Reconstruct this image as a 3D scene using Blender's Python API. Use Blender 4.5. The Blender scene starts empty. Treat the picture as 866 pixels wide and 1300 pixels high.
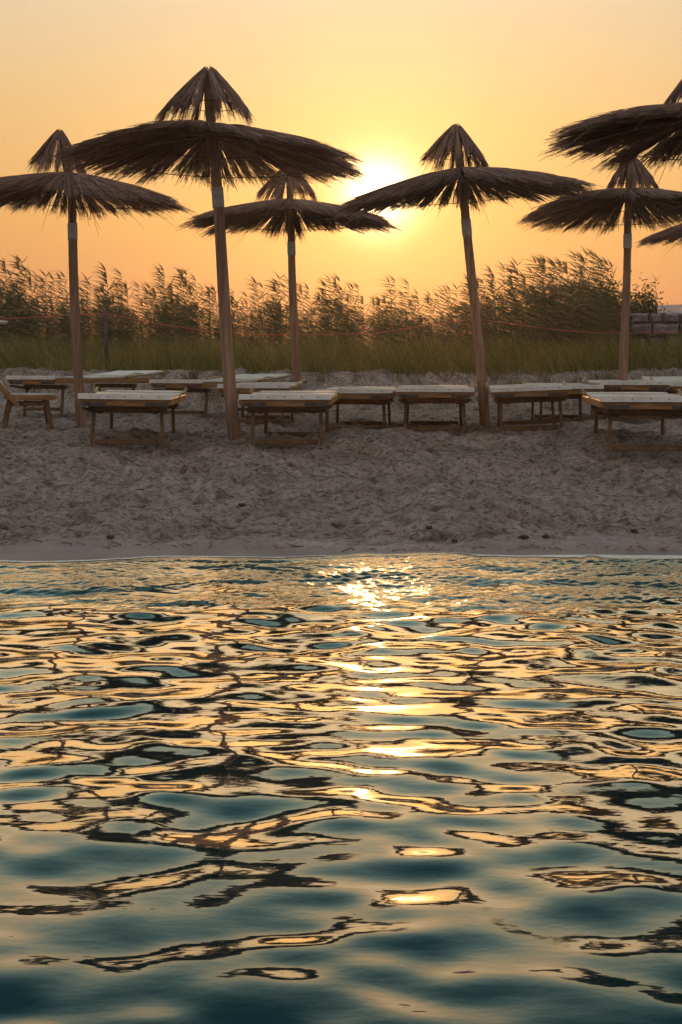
import bpy, math, random
import numpy as np
from mathutils import Vector, Matrix
R = math.radians
rng = np.random.default_rng(7)
random.seed(7)
sc = bpy.context.scene
COL = sc.collection
CAMZ, F, PXC, PYH = 0.9, 1800.0, 433.0, 470.0

def X_at(px, d): return (px - PXC) / F * d
def Z_at(py, d): return CAMZ - (py - PYH) / F * d

# ------------------------------------------------------------------ helpers
def link(name, me, mat=None, parent=None):
    o = bpy.data.objects.new(name, me); COL.objects.link(o)
    if mat is not None: me.materials.append(mat)
    if parent is not None: o.parent = parent
    return o
def empty(name, loc, rz=0.0, rx=0.0, ry=0.0):
    o = bpy.data.objects.new(name, None); COL.objects.link(o)
    o.location = loc; o.rotation_euler = (rx, ry, rz); o.empty_display_size = 0.1
    return o
def tag(o, label=None, cat=None, group=None, kind=None):
    if label: o['label'] = label
    if cat: o['category'] = cat
    if group: o['group'] = group
    if kind: o['kind'] = kind
    return o
def np_mesh(name, V, Fq, smooth=True, attr=None):
    V = np.asarray(V, dtype=np.float32); Fq = np.asarray(Fq, dtype=np.int32)
    k = Fq.shape[1]
    me = bpy.data.meshes.new(name)
    me.vertices.add(len(V)); me.vertices.foreach_set('co', V.ravel())
    me.loops.add(Fq.size); me.loops.foreach_set('vertex_index', Fq.ravel())
    me.polygons.add(len(Fq))
    me.polygons.foreach_set('loop_start', np.arange(0, Fq.size, k, dtype=np.int32))
    me.polygons.foreach_set('loop_total', np.full(len(Fq), k, dtype=np.int32))
    me.polygons.foreach_set('use_smooth', np.full(len(Fq), smooth, dtype=bool))
    if attr is not None:
        a = me.attributes.new('rnd', 'FLOAT', 'POINT'); a.data.foreach_set('value', np.asarray(attr, dtype=np.float32))
    me.update(calc_edges=True)
    return me
class MB:
    """collects boxes and tubes into one mesh"""
    def __init__(s): s.v = []; s.f = []
    def add(s, V, Fs):
        n = len(s.v); s.v += [tuple(p) for p in V]; s.f += [tuple(i + n for i in f) for f in Fs]
    def bar(s, a, b, w, h, up=(0, 0, 1), bev=0.15):
        """bevelled rectangular bar from a to b, width w (sideways), height h (along up)"""
        a = Vector(a); b = Vector(b); d = (b - a); L = d.length; d.normalize()
        u = Vector(up); sd = d.cross(u)
        if sd.length < 1e-4: sd = d.cross(Vector((1, 0, 0)))
        sd.normalize(); u = sd.cross(d).normalized()
        c = min(w, h) * bev
        hw, hh = w / 2, h / 2
        prof = [(-hw + c, -hh), (hw - c, -hh), (hw, -hh + c), (hw, hh - c), (hw - c, hh), (-hw + c, hh), (-hw, hh - c), (-hw, -hh + c)]
        V = []
        for t, k in ((0, 1 - 2 * c / max(w, h)), (c, 1), (L - c, 1), (L, 1 - 2 * c / max(w, h))):
            for (x, y) in prof: V.append(a + d * t + sd * x * k + u * y * k)
        Fs = []
        for r in range(3):
            for i in range(8):
                j = (i + 1) % 8
                Fs.append((r * 8 + i, r * 8 + j, (r + 1) * 8 + j, (r + 1) * 8 + i))
        Fs.append(tuple(range(7, -1, -1))); Fs.append(tuple(range(24, 32)))
        s.add(V, Fs); return s
    def tube(s, pts, rad, n=10):
        pts = [Vector(p) for p in pts]
        if not isinstance(rad, (list, tuple)): rad = [rad] * len(pts)
        V = []; Fs = []
        for i, p in enumerate(pts):
            t = (pts[min(i + 1, len(pts) - 1)] - pts[max(i - 1, 0)]).normalized()
            u = t.cross(Vector((0, 1, 0)) if abs(t.y) < 0.9 else Vector((1, 0, 0))).normalized(); w = t.cross(u)
            for k in range(n):
                a = 2 * math.pi * k / n
                V.append(p + (u * math.cos(a) + w * math.sin(a)) * rad[i])
        for i in range(len(pts) - 1):
            for k in range(n):
                j = (k + 1) % n
                Fs.append((i * n + k, i * n + j, (i + 1) * n + j, (i + 1) * n + k))
        Fs.append(tuple(range(n - 1, -1, -1))); Fs.append(tuple((len(pts) - 1) * n + k for k in range(n)))
        s.add(V, Fs); return s
    def mesh(s, name, smooth=False):
        me = bpy.data.meshes.new(name); me.from_pydata(s.v, [], s.f)
        if smooth:
            for p in me.polygons: p.use_smooth = len(p.vertices) == 4
        me.update(); return me
    def build(s, name, mat, parent=None, smooth=False):
        return link(name, s.mesh(name, smooth), mat, parent)

_tab = rng.random((512, 512))
def vnoise(x, y, seed=0):
    x = x + seed * 37.7; y = y + seed * 91.3
    xi = np.floor(x).astype(int); yi = np.floor(y).astype(int)
    fx = x - xi; fy = y - yi
    fx = fx * fx * fx * (fx * (fx * 6 - 15) + 10); fy = fy * fy * fy * (fy * (fy * 6 - 15) + 10)
    a = _tab[xi % 512, yi % 512]; b = _tab[(xi + 1) % 512, yi % 512]
    c = _tab[xi % 512, (yi + 1) % 512]; d = _tab[(xi + 1) % 512, (yi + 1) % 512]
    return (a + (b - a) * fx) * (1 - fy) + (c + (d - c) * fx) * fy - 0.5
def sstep(a, b, x):
    t = np.clip((x - a) / (b - a), 0, 1); return t * t * (3 - 2 * t)

# ------------------------------------------------------------------ ground heights
def shore(x): return 6.80 + 0.07 * np.sin(x * 0.9 + 0.5) + 0.05 * np.sin(x * 2.3 + 1.0) + 0.035 * np.sin(x * 5.1) + 0.10 * vnoise(np.asarray(x) * 1.9, np.asarray(x) * 0, 15) + 0.05 * vnoise(np.asarray(x) * 7.0, np.asarray(x) * 0, 16)
def gbase(x, y):
    x = np.asarray(x, float); y = np.asarray(y, float)
    ys = y - (shore(x) - 6.80) * (1 - sstep(7.0, 9.5, y))
    z = np.interp(ys, [-1e4, -2, 2.0, 6.8, 8.2, 10.9, 13.5, 15.6], [-0.9, -0.9, -0.45, 0.0, 0.115, 0.36, 0.36, 0.38])
    bx = 0.35 * vnoise(x * 0.8, y * 0, 3) + 0.25 * vnoise(x * 2.3, y * 0, 4)
    z = z + 0.50 * sstep(17.2 + bx, 18.5 + bx, y)
    z = z - 0.12 * sstep(26, 60, y)
    return z
def pits(x, y, cell=0.36, seed=0):
    ci = np.floor(x / cell).astype(int); cj = np.floor(y / cell).astype(int)
    z = np.zeros_like(x, dtype=float)
    for di in (-1, 0, 1):
        for dj in (-1, 0, 1):
            i = ci + di; j = cj + dj
            h1 = _tab[(i * 7 + seed) % 512, (j * 13) % 512]; h2 = _tab[(i * 11 + 3) % 512, (j * 5 + seed) % 512]
            h3 = _tab[(i * 3 + 17) % 512, (j * 29 + seed) % 512]; h4 = _tab[(i * 19 + 5) % 512, (j * 3 + 9) % 512]
            ang = h3 * 6.28; px_ = (i + h1) * cell; py_ = (j + h2) * cell
            dx = x - px_; dy = y - py_
            u = dx * np.cos(ang) + dy * np.sin(ang); v = -dx * np.sin(ang) + dy * np.cos(ang)
            q = (u / 0.13) ** 2 + (v / 0.07) ** 2
            z += (h4 > 0.35) * (0.4 + h1) * (-0.040 * np.exp(-q) + 0.016 * np.exp(-(np.sqrt(q) - 1.7) ** 2 * 3.5))
    return z
def lumps(x, y):
    x = np.asarray(x, float); y = np.asarray(y, float)
    m = sstep(7.05, 7.5, y) * (1 - 0.5 * sstep(18.3, 19.0, y))
    n = 0.055 * vnoise(x * 1.4, y * 1.4, 1) + 0.055 * vnoise(x * 3.4, y * 3.2, 2)
    r = 1 - np.abs(vnoise(x * 5.6, y * 5.0, 5)) * 2
    r2 = 1 - np.abs(vnoise(x * 11.0, y * 10.0, 9)) * 2
    n = n + 0.042 * (r - 0.55) + 0.026 * (r2 - 0.55) + 0.036 * vnoise(x * 9.5, y * 9, 6) + 0.018 * vnoise(x * 21, y * 19, 7) + 0.6 * pits(x, y) + 0.3 * pits(x + 0.2, y + 0.1, 0.27, 40)
    return n * m * 1.0 + (0.010 * vnoise(x * 1.3, y * 5, 8) + 0.004 * vnoise(x * 6, y * 9, 18)) * sstep(6.7, 6.9, y)
def gz(x, y):
    return float(gbase(np.array([x]), np.array([y]))[0] + lumps(np.array([x]), np.array([y]))[0])

# ------------------------------------------------------------------ materials
def new_mat(name):
    m = bpy.data.materials.new(name); m.use_nodes = True
    nt = m.node_tree; nt.nodes.clear()
    out = nt.nodes.new('ShaderNodeOutputMaterial')
    return m, nt, out
def N(nt, t, **kw):
    n = nt.nodes.new(t)
    for k, v in kw.items():
        if k.startswith('i_'):
            key = k[2:].replace('_', ' ')
            n.inputs[int(key) if key.isdigit() else key].default_value = v
        else: setattr(n, k, v)
    return n
def ramp(nt, stops, interp='LINEAR'):
    n = nt.nodes.new('ShaderNodeValToRGB'); cr = n.color_ramp; cr.interpolation = interp
    while len(cr.elements) > 1: cr.elements.remove(cr.elements[-1])
    cr.elements[0].position = stops[0][0]; cr.elements[0].color = (*stops[0][1], 1)
    for p, c in stops[1:]:
        e = cr.elements.new(p); e.color = (*c, 1)
    return n
def basic_mat(name, stops, scale=(8, 8, 8), rough=0.7, bump=0.3, detail=6, metallic=0.0, use_rnd=False, bdist=0.01, spec=0.3, transl=None, nscale=1.0, coord='Object'):
    m, nt, out = new_mat(name)
    tc = N(nt, 'ShaderNodeTexCoord'); mp = N(nt, 'ShaderNodeMapping'); mp.inputs['Scale'].default_value = scale
    nt.links.new(tc.outputs[coord], mp.inputs['Vector'])
    nz = N(nt, 'ShaderNodeTexNoise', i_Scale=nscale, i_Detail=detail, i_Roughness=0.62)
    nt.links.new(mp.outputs[0], nz.inputs['Vector'])
    rp = ramp(nt, stops)
    if use_rnd:
        at = N(nt, 'ShaderNodeAttribute', attribute_name='rnd')
        mx = N(nt, 'ShaderNodeMix', data_type='FLOAT'); mx.inputs[0].default_value = 0.6
        nt.links.new(nz.outputs['Fac'], mx.inputs[2]); nt.links.new(at.outputs['Fac'], mx.inputs[3])
        nt.links.new(mx.outputs[0], rp.inputs['Fac'])
    else:
        nt.links.new(nz.outputs['Fac'], rp.inputs['Fac'])
    b = N(nt, 'ShaderNodeBsdfPrincipled', i_Roughness=rough, i_Metallic=metallic)
    b.inputs['Specular IOR Level'].default_value = spec
    nt.links.new(rp.outputs[0], b.inputs['Base Color'])
    if bump > 0:
        bp = N(nt, 'ShaderNodeBump', i_Strength=bump, i_Distance=bdist)
        nt.links.new(nz.outputs['Fac'], bp.inputs['Height']); nt.links.new(bp.outputs[0], b.inputs['Normal'])
    if transl:
        tr = N(nt, 'ShaderNodeBsdfTranslucent')
        g = N(nt, 'ShaderNodeMix', data_type='RGBA', blend_type='MULTIPLY'); g.inputs[0].default_value = 1
        nt.links.new(rp.outputs[0], g.inputs[6]); g.inputs[7].default_value = (*transl, 1)
        nt.links.new(g.outputs[2], tr.inputs['Color'])
        ms = N(nt, 'ShaderNodeMixShader', i_0=0.18 if name == 'reed_leaf' else 0.28)
        nt.links.new(b.outputs[0], ms.inputs[1]); nt.links.new(tr.outputs[0], ms.inputs[2])
        nt.links.new(ms.outputs[0], out.inputs[0])
    else:
        nt.links.new(b.outputs[0], out.inputs[0])
    return m

M = {}
M['thatch'] = basic_mat('thatch', [(0.25, (0.13, 0.08, 0.06)), (0.5, (0.33, 0.215, 0.16)), (0.75, (0.54, 0.38, 0.28))], scale=(9, 9, 9), rough=0.85, bump=0, use_rnd=True, spec=0.15, transl=(1.25, 0.8, 0.5))
M['pole'] = basic_mat('weathered_pole_wood', [(0.3, (0.13, 0.07, 0.045)), (0.52, (0.27, 0.155, 0.095)), (0.72, (0.38, 0.24, 0.15))], scale=(28, 28, 2.2), rough=0.75, bump=0.6, bdist=0.01)
M['sleeve'] = basic_mat('grey_sleeve', [(0.3, (0.33, 0.29, 0.26)), (0.7, (0.58, 0.52, 0.47))], scale=(12, 12, 20), rough=0.6, bump=0.2, bdist=0.003)
M['wire'] = basic_mat('rusty_wire', [(0.4, (0.05, 0.03, 0.022)), (0.6, (0.12, 0.07, 0.05))], rough=0.6, bump=0)
M['bedwood'] = basic_mat('bed_wood', [(0.3, (0.17, 0.085, 0.032)), (0.55, (0.32, 0.17, 0.065)), (0.75, (0.44, 0.26, 0.11))], scale=(6, 40, 40), rough=0.55, bump=0.3, bdist=0.004)
M['darkwood'] = basic_mat('dark_bed_wood', [(0.3, (0.075, 0.042, 0.02)), (0.55, (0.15, 0.085, 0.038)), (0.75, (0.23, 0.14, 0.065))], scale=(25, 25, 6), rough=0.6, bump=0.3, bdist=0.004)
M['canvas'] = basic_mat('white_canvas', [(0.3, (0.56, 0.54, 0.43)), (0.5, (0.74, 0.71, 0.59)), (0.7, (0.84, 0.81, 0.69))], scale=(7, 7, 7), rough=0.65, bump=0.5, bdist=0.012, spec=0.3)
M['metal'] = basic_mat('brass_fitting', [(0.4, (0.45, 0.33, 0.16)), (0.6, (0.65, 0.5, 0.28))], rough=0.3, bump=0.1, metallic=0.9, spec=0.5)
M['iron'] = basic_mat('dark_iron', [(0.4, (0.04, 0.032, 0.03)), (0.6, (0.10, 0.075, 0.06))], scale=(30, 30, 30), rough=0.55, bump=0.3, bdist=0.002)
M['rivet'] = basic_mat('rivet', [(0.4, (0.15, 0.15, 0.15)), (0.6, (0.3, 0.3, 0.3))], rough=0.4, bump=0, metallic=0.7)
M['reed'] = basic_mat('reed_leaf', [(0.25, (0.035, 0.05, 0.024)), (0.5, (0.07, 0.088, 0.038)), (0.8, (0.17, 0.14, 0.07))], scale=(2, 2, 2), rough=0.6, bump=0, use_rnd=True, transl=(1.3, 1.0, 0.55))
M['grass'] = basic_mat('dune_grass', [(0.28, (0.08, 0.10, 0.032)), (0.5, (0.20, 0.20, 0.06)), (0.74, (0.48, 0.37, 0.125))], scale=(1.1, 1.1, 0.2), rough=0.7, bump=0, use_rnd=True, transl=(1.5, 1.15, 0.55))
M['bush'] = basic_mat('bush_leaf', [(0.25, (0.035, 0.05, 0.022)), (0.5, (0.07, 0.085, 0.035)), (0.8, (0.12, 0.13, 0.05))], scale=(3, 3, 3), rough=0.6, bump=0, use_rnd=True, transl=(1.2, 1.0, 0.6))
M['twig'] = basic_mat('dry_twig', [(0.3, (0.05, 0.035, 0.028)), (0.7, (0.14, 0.10, 0.075))], scale=(10, 10, 10), rough=0.8, bump=0.2)
M['stone'] = basic_mat('dry_stone', [(0.28, (0.07, 0.06, 0.058)), (0.5, (0.17, 0.145, 0.14)), (0.75, (0.27, 0.235, 0.225))], scale=(5, 5, 5), rough=0.9, bump=0.8, bdist=0.03)
M['rope'] = basic_mat('red_rope', [(0.4, (0.34, 0.07, 0.045)), (0.6, (0.48, 0.11, 0.07))], scale=(60, 60, 60), rough=0.6, bump=0)
M['weed'] = basic_mat('dry_seaweed', [(0.4, (0.03, 0.022, 0.016)), (0.6, (0.08, 0.055, 0.035))], scale=(40, 40, 40), rough=0.7, bump=0.5)
M['foam'] = basic_mat('foam', [(0.35, (0.66, 0.62, 0.50)), (0.65, (0.86, 0.82, 0.68))], scale=(30, 30, 30), rough=0.35, bump=0.6, bdist=0.01, spec=0.5)
M['hill'] = basic_mat('far_dune', [(0.3, (0.20, 0.17, 0.17)), (0.7, (0.32, 0.28, 0.27))], scale=(0.1, 0.1, 0.1), rough=0.9, bump=0.2)

def sand_material():
    m, nt, out = new_mat('sand')
    L = nt.links.new
    tc = N(nt, 'ShaderNodeTexCoord')
    n1 = N(nt, 'ShaderNodeTexNoise', i_Scale=2.2, i_Detail=8.0, i_Roughness=0.65)
    n2 = N(nt, 'ShaderNodeTexNoise', i_Scale=28.0, i_Detail=6.0, i_Roughness=0.7)
    n3 = N(nt, 'ShaderNodeTexNoise', i_Scale=160.0, i_Detail=3.0, i_Roughness=0.7)
    for n in (n1, n2, n3): L(tc.outputs['Object'], n.inputs['Vector'])
    r1 = ramp(nt, [(0.30, (0.38, 0.31, 0.25)), (0.5, (0.53, 0.45, 0.37)), (0.68, (0.66, 0.565, 0.475))]); L(n1.outputs['Fac'], r1.inputs['Fac'])
    r2 = ramp(nt, [(0.36, (0.30, 0.27, 0.25)), (0.5, (0.95, 0.92, 0.92)), (0.7, (1.22, 1.2, 1.16))]); L(n2.outputs['Fac'], r2.inputs['Fac'])  # dark specks, deepened to paint shade into the small hollows
    mu = N(nt, 'ShaderNodeMix', data_type='RGBA', blend_type='MULTIPLY'); mu.inputs[0].default_value = 1
    L(r1.outputs[0], mu.inputs[6]); L(r2.outputs[0], mu.inputs[7])
    r3 = ramp(nt, [(0.33, (0.55, 0.52, 0.5)), (0.5, (1, 1, 1)), (0.72, (1.15, 1.13, 1.1))]); L(n3.outputs['Fac'], r3.inputs['Fac'])
    mu2 = N(nt, 'ShaderNodeMix', data_type='RGBA', blend_type='MULTIPLY'); mu2.inputs[0].default_value = 0.8
    L(mu.outputs[2], mu2.inputs[6]); L(r3.outputs[0], mu2.inputs[7])
    n4 = N(nt, 'ShaderNodeTexNoise', i_Scale=8.0, i_Detail=5.0, i_Roughness=0.6); L(tc.outputs['Object'], n4.inputs['Vector'])
    r4 = ramp(nt, [(0.34, (0.52, 0.48, 0.45)), (0.48, (1.0, 1.0, 1.0)), (0.7, (1.15, 1.15, 1.15))]); L(n4.outputs['Fac'], r4.inputs['Fac'])  # footprint-sized dark patches: shade of the dents put into the sand colour
    mu4 = N(nt, 'ShaderNodeMix', data_type='RGBA', blend_type='MULTIPLY'); mu4.inputs[0].default_value = 1
    L(mu2.outputs[2], mu4.inputs[6]); L(r4.outputs[0], mu4.inputs[7]); mu2 = mu4
    # damp band along the water's edge
    wt = N(nt, 'ShaderNodeAttribute', attribute_name='rnd')
    wet = N(nt, 'ShaderNodeMix', data_type='RGBA'); L(wt.outputs['Fac'], wet.inputs[0])
    L(mu2.outputs[2], wet.inputs[6])
    wc = N(nt, 'ShaderNodeMix', data_type='RGBA', blend_type='MULTIPLY'); wc.inputs[0].default_value = 1
    nw = ramp(nt, [(0.35, (0.21, 0.165, 0.145)), (0.65, (0.31, 0.25, 0.22))]); L(n1.outputs['Fac'], nw.inputs['Fac'])
    L(nw.outputs[0], wc.inputs[6]); wc.inputs[7].default_value = (1, 1, 1, 1)
    L(wc.outputs[2], wet.inputs[7])
    b = N(nt, 'ShaderNodeBsdfPrincipled'); L(wet.outputs[2], b.inputs['Base Color'])
    ro = N(nt, 'ShaderNodeMapRange'); L(wt.outputs['Fac'], ro.inputs[0]); ro.inputs[3].default_value = 0.95; ro.inputs[4].default_value = 0.55
    L(ro.outputs[0], b.inputs['Roughness']); b.inputs['Specular IOR Level'].default_value = 0.25
    am = N(nt, 'ShaderNodeMath', operation='ADD'); L(n2.outputs['Fac'], am.inputs[0])
    m3 = N(nt, 'ShaderNodeMath', operation='MULTIPLY', i_1=0.35); L(n3.outputs['Fac'], m3.inputs[0]); L(m3.outputs[0], am.inputs[1])
    bs = N(nt, 'ShaderNodeMapRange'); L(wt.outputs['Fac'], bs.inputs[0]); bs.inputs[3].default_value = 1.0; bs.inputs[4].default_value = 0.12
    bp = N(nt, 'ShaderNodeBump', i_Distance=0.06); bs.inputs[4].default_value = 0.22; L(bs.outputs[0], bp.inputs['Strength']); L(am.outputs[0], bp.inputs['Height'])
    L(bp.outputs[0], b.inputs['Normal'])
    L(b.outputs[0], out.inputs[0])
    return m
def water_material():
    m, nt, out = new_mat('sea_water')
    L = nt.links.new
    tc = N(nt, 'ShaderNodeTexCoord')
    mp = N(nt, 'ShaderNodeMapping'); mp.inputs['Scale'].default_value = (0.55, 1.0, 1.0); L(tc.outputs['Object'], mp.inputs['Vector'])
    nz = N(nt, 'ShaderNodeTexNoise', i_Scale=26.0, i_Detail=2.0, i_Roughness=0.5); L(mp.outputs[0], nz.inputs['Vector'])
    bp = N(nt, 'ShaderNodeBump', i_Strength=0.35, i_Distance=0.0016); L(nz.outputs['Fac'], bp.inputs['Height'])
    n2 = N(nt, 'ShaderNodeTexNoise', i_Scale=1.3, i_Detail=3.0); L(tc.outputs['Object'], n2.inputs['Vector'])
    body = ramp(nt, [(0.3, (0.002, 0.020, 0.023)), (0.7, (0.004, 0.040, 0.042))]); L(n2.outputs['Fac'], body.inputs['Fac'])
    df = N(nt, 'ShaderNodeBsdfDiffuse'); L(body.outputs[0], df.inputs['Color'])
    gl = N(nt, 'ShaderNodeBsdfGlossy', i_Roughness=0.035); gl.inputs['Color'].default_value = (1, 0.95, 0.87, 1)
    L(bp.outputs[0], gl.inputs['Normal'])
    at = N(nt, 'ShaderNodeAttribute', attribute_name='rnd')
    n3 = N(nt, 'ShaderNodeTexNoise', i_Scale=48.0, i_Detail=3.0, i_Roughness=0.6); L(mp.outputs[0], n3.inputs['Vector'])
    b2 = N(nt, 'ShaderNodeBump', i_Distance=0.0038); L(at.outputs['Fac'], b2.inputs['Strength']); L(n3.outputs['Fac'], b2.inputs['Height'])
    L(bp.outputs[0], b2.inputs['Normal']); bp = b2; L(bp.outputs[0], gl.inputs['Normal'])
    fr = N(nt, 'ShaderNodeFresnel', i_IOR=1.8); L(bp.outputs[0], fr.inputs['Normal'])
    fm = N(nt, 'ShaderNodeMapRange'); fm.inputs[1].default_value = 0.135; fm.inputs[2].default_value = 0.36
    fm.inputs[3].default_value = 0.05; fm.inputs[4].default_value = 0.95; L(fr.outputs[0], fm.inputs[0])
    ms = N(nt, 'ShaderNodeMixShader'); L(fm.outputs[0], ms.inputs[0]); L(df.outputs[0], ms.inputs[1]); L(gl.outputs[0], ms.inputs[2])
    L(ms.outputs[0], out.inputs[0])
    return m
M['sand'] = sand_material(); M['water'] = water_material()

# ------------------------------------------------------------------ ground sheet
def axis(parts):
    out = []
    for a, b, n in parts: out.append(np.linspace(a, b, n, endpoint=False))
    return np.concatenate(out + [np.array([parts[-1][1]])])
def grid_mesh(name, xs, ys, zf, attrf=None):
    Xg, Yg = np.meshgrid(xs, ys); Z = zf(Xg, Yg)
    V = np.stack([Xg, Yg, Z], -1).reshape(-1, 3)
    nx, ny = len(xs), len(ys)
    i = np.arange(nx - 1)[None, :] + nx * np.arange(ny - 1)[:, None]
    Fq = np.stack([i, i + 1, i + 1 + nx, i + nx], -1).reshape(-1, 4)
    return np_mesh(name, V, Fq, True, None if attrf is None else attrf(Xg, Yg).ravel())
xs = axis([(-300, -60, 12), (-60, -12, 24), (-12, -5.2, 68), (-5.2, 5.2, 520), (5.2, 12, 68), (12, 60, 24), (60, 300, 12)])
ys = axis([(-40, 0, 10), (0, 6.0, 24), (6.0, 18.4, 560), (18.4, 30, 60), (30, 80, 25), (80, 420, 20)])
ground = link('ground', grid_mesh('ground', xs, ys, lambda x, y: gbase(x, y) + lumps(x, y),
    lambda x, y: 1 - sstep(7.0, 7.35, y + 0.25 * vnoise(x * 1.7, y * 1.7, 11) + 0.1 * vnoise(x * 7, y * 7, 12))), M['sand'])
tag(ground, kind='structure')

# ------------------------------------------------------------------ water
NW = 110
wl = np.exp(rng.uniform(math.log(0.095), math.log(0.52), NW))
th = math.pi / 2 + rng.normal(0, 0.74, NW)
kx = 2 * math.pi / wl * np.cos(th); ky = 2 * math.pi / wl * np.sin(th)
ph = rng.uniform(0, 2 * math.pi, NW)
slope = 0.080
aw = slope * math.sqrt(2.0 / NW) / (2 * math.pi / wl) * (wl / 0.32) ** 0.12
fw = np.exp(rng.uniform(math.log(0.028), math.log(0.085), 46)); fth = math.pi / 2 + rng.normal(0, 0.8, 46)
fkx = 2 * math.pi / fw * np.cos(fth); fky = 2 * math.pi / fw * np.sin(fth); fph = rng.uniform(0, 6.28, 46)
fa = 0.145 * math.sqrt(2.0 / 46) / (2 * math.pi / fw)
def water_z(x, y):
    z = np.zeros_like(x)
    wx = x + 0.12 * vnoise(x * 0.9, y * 0.9, 31); wy = y + 0.10 * vnoise(x * 1.1, y * 1.1, 32)
    for i in range(NW): z += aw[i] * np.sin(kx[i] * wx + ky[i] * wy + ph[i])
    amp = 1.0 + 0.9 * vnoise(x * 0.8, y * 0.8, 33)
    dist = shore(x) - y
    z *= amp * (0.25 + 0.75 * sstep(0.0, 0.9, dist)) * (0.62 + 0.38 * sstep(2.0, 3.6, y))
    f = np.zeros_like(x)
    for i in range(46): f += fa[i] * np.sin(fkx[i] * wx + fky[i] * wy + fph[i])
    m = sstep(5.2, 6.0, y + 0.5 * vnoise(x * 1.5, y * 2, 34)) * (0.35 + 1.3 * np.clip(vnoise(x * 2.2, y * 3.0, 35) + 0.35, 0, 1)) * sstep(0.02, 0.25, dist)
    z += f * m
    # low breaking ripples running up the beach
    for (c, a, w, sd) in ((0.22, 0.012, 0.05, 41), (0.48, 0.014, 0.08, 42), (0.85, 0.012, 0.11, 43), (1.3, 0.008, 0.16, 44)):
        off = dist - c - 0.55 * vnoise(x * 1.1, x * 0, sd) - 0.12 * vnoise(x * 4.0, x * 0, sd + 9)
        aa = a * (0.3 + 1.4 * np.clip(vnoise(x * 1.6, x * 0 + 5, sd + 3) + 0.5, 0, 1))
        z += aa * np.exp(-(off / w) ** 2) * (1 + 0.4 * np.sign(-off) * np.clip(np.abs(off) / w, 0, 1))
    return z * sstep(-12, -2, y + 8) * (1 - sstep(8, 20, np.abs(x)) * 0.9)
wxs = axis([(-300, -40, 10), (-40, -8, 32), (-8, -2.9, 170), (-2.9, 2.9, 900), (2.9, 8, 170), (8, 40, 32), (40, 300, 10)])
wys = axis([(-40, -4, 12), (-4, 1.5, 80), (1.5, 7.05, 900)])
water = link('water', grid_mesh('water', wxs, wys, water_z, lambda x, y: np.clip(sstep(5.3, 6.1, y + 0.6 * vnoise(x * 1.5, y * 2, 34)) * (0.25 + 1.3 * np.clip(vnoise(x * 2.2, y * 3.0, 35) + 0.35, 0, 1)), 0, 1)), M['water'])
tag(water, kind='structure')

# foam line: thin broken sheets on the water's edge, plus a painted sky reflection
def foam():
    V = []; Fs = []
    n = 1400
    xsf = np.linspace(-3.2, 3.2, n)
    s = shore(xsf)
    w = 0.012 + 0.055 * np.clip(vnoise(xsf * 1.3, xsf * 0 + 3, 51) + 0.2, 0, 1) + 0.03 * vnoise(xsf * 22, xsf * 0, 52)
    w += 0.10 * sstep(1.05, 1.35, xsf)  # wider pale sheet at right, painted as sky reflected in the thin water film
    w = np.clip(w * sstep(-0.05, 0.2, vnoise(xsf * 2.1, xsf * 0 + 9, 57) + 0.8 * vnoise(xsf * 11, xsf * 0 + 9, 58) + 0.9 * sstep(1.15, 1.4, xsf)), 0.0006, None)
    far = s + 0.03 + 0.02 * vnoise(xsf * 9, xsf * 0, 53)
    far = s + 0.012 + 0.012 * vnoise(xsf * 9, xsf * 0, 53)
    T = np.linspace(0, 1, 5)[None, :]
    Yf = far[:, None] - T * w[:, None]; Xf = np.repeat(xsf[:, None], 5, 1)
    Zf = np.maximum(water_z(Xf, Yf), gbase(Xf, Yf) + lumps(Xf, Yf)) + 0.0025 + 0.003 * np.sin(math.pi * T)
    V = np.stack([Xf, Yf, Zf], -1).reshape(-1, 3)
    for i in range(n - 1):
        for k in range(4):
            a = i * 5 + k
            Fs.append((a, a + 1, a + 6, a + 5))
    return np_mesh('foam', np.array(V), np.array(Fs))
tag(link('foam', foam(), M['foam']), 'pale foam line and painted sky reflection where the sea meets the sand', 'foam', kind='stuff')

# ------------------------------------------------------------------ strands -> mesh
def strand_mesh(name, P, rad, rnd, sides=3):
    """P: (n, m, 3) centre lines, rad: (n, m)"""
    n, m, _ = P.shape
    T = np.gradient(P, axis=1); T /= np.linalg.norm(T, axis=2, keepdims=True) + 1e-9
    U = np.cross(T, np.array([0.13, 0.21, 1.0])); U /= np.linalg.norm(U, axis=2, keepdims=True) + 1e-9
    W = np.cross(T, U)
    V = np.zeros((n, m, sides, 3))
    for k in range(sides):
        a = 2 * math.pi * k / sides
        V[:, :, k] = P + (U * math.cos(a) + W * math.sin(a)) * rad[:, :, None]
    idx = np.arange(n * m * sides).reshape(n, m, sides)
    nx = np.roll(idx, -1, axis=2)
    Fq = np.stack([idx[:, :-1], nx[:, :-1], nx[:, 1:], idx[:, 1:]], -1).reshape(-1, 4)
    return np_mesh(name, V.reshape(-1, 3), Fq, False, np.repeat(rnd, m * sides))

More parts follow.
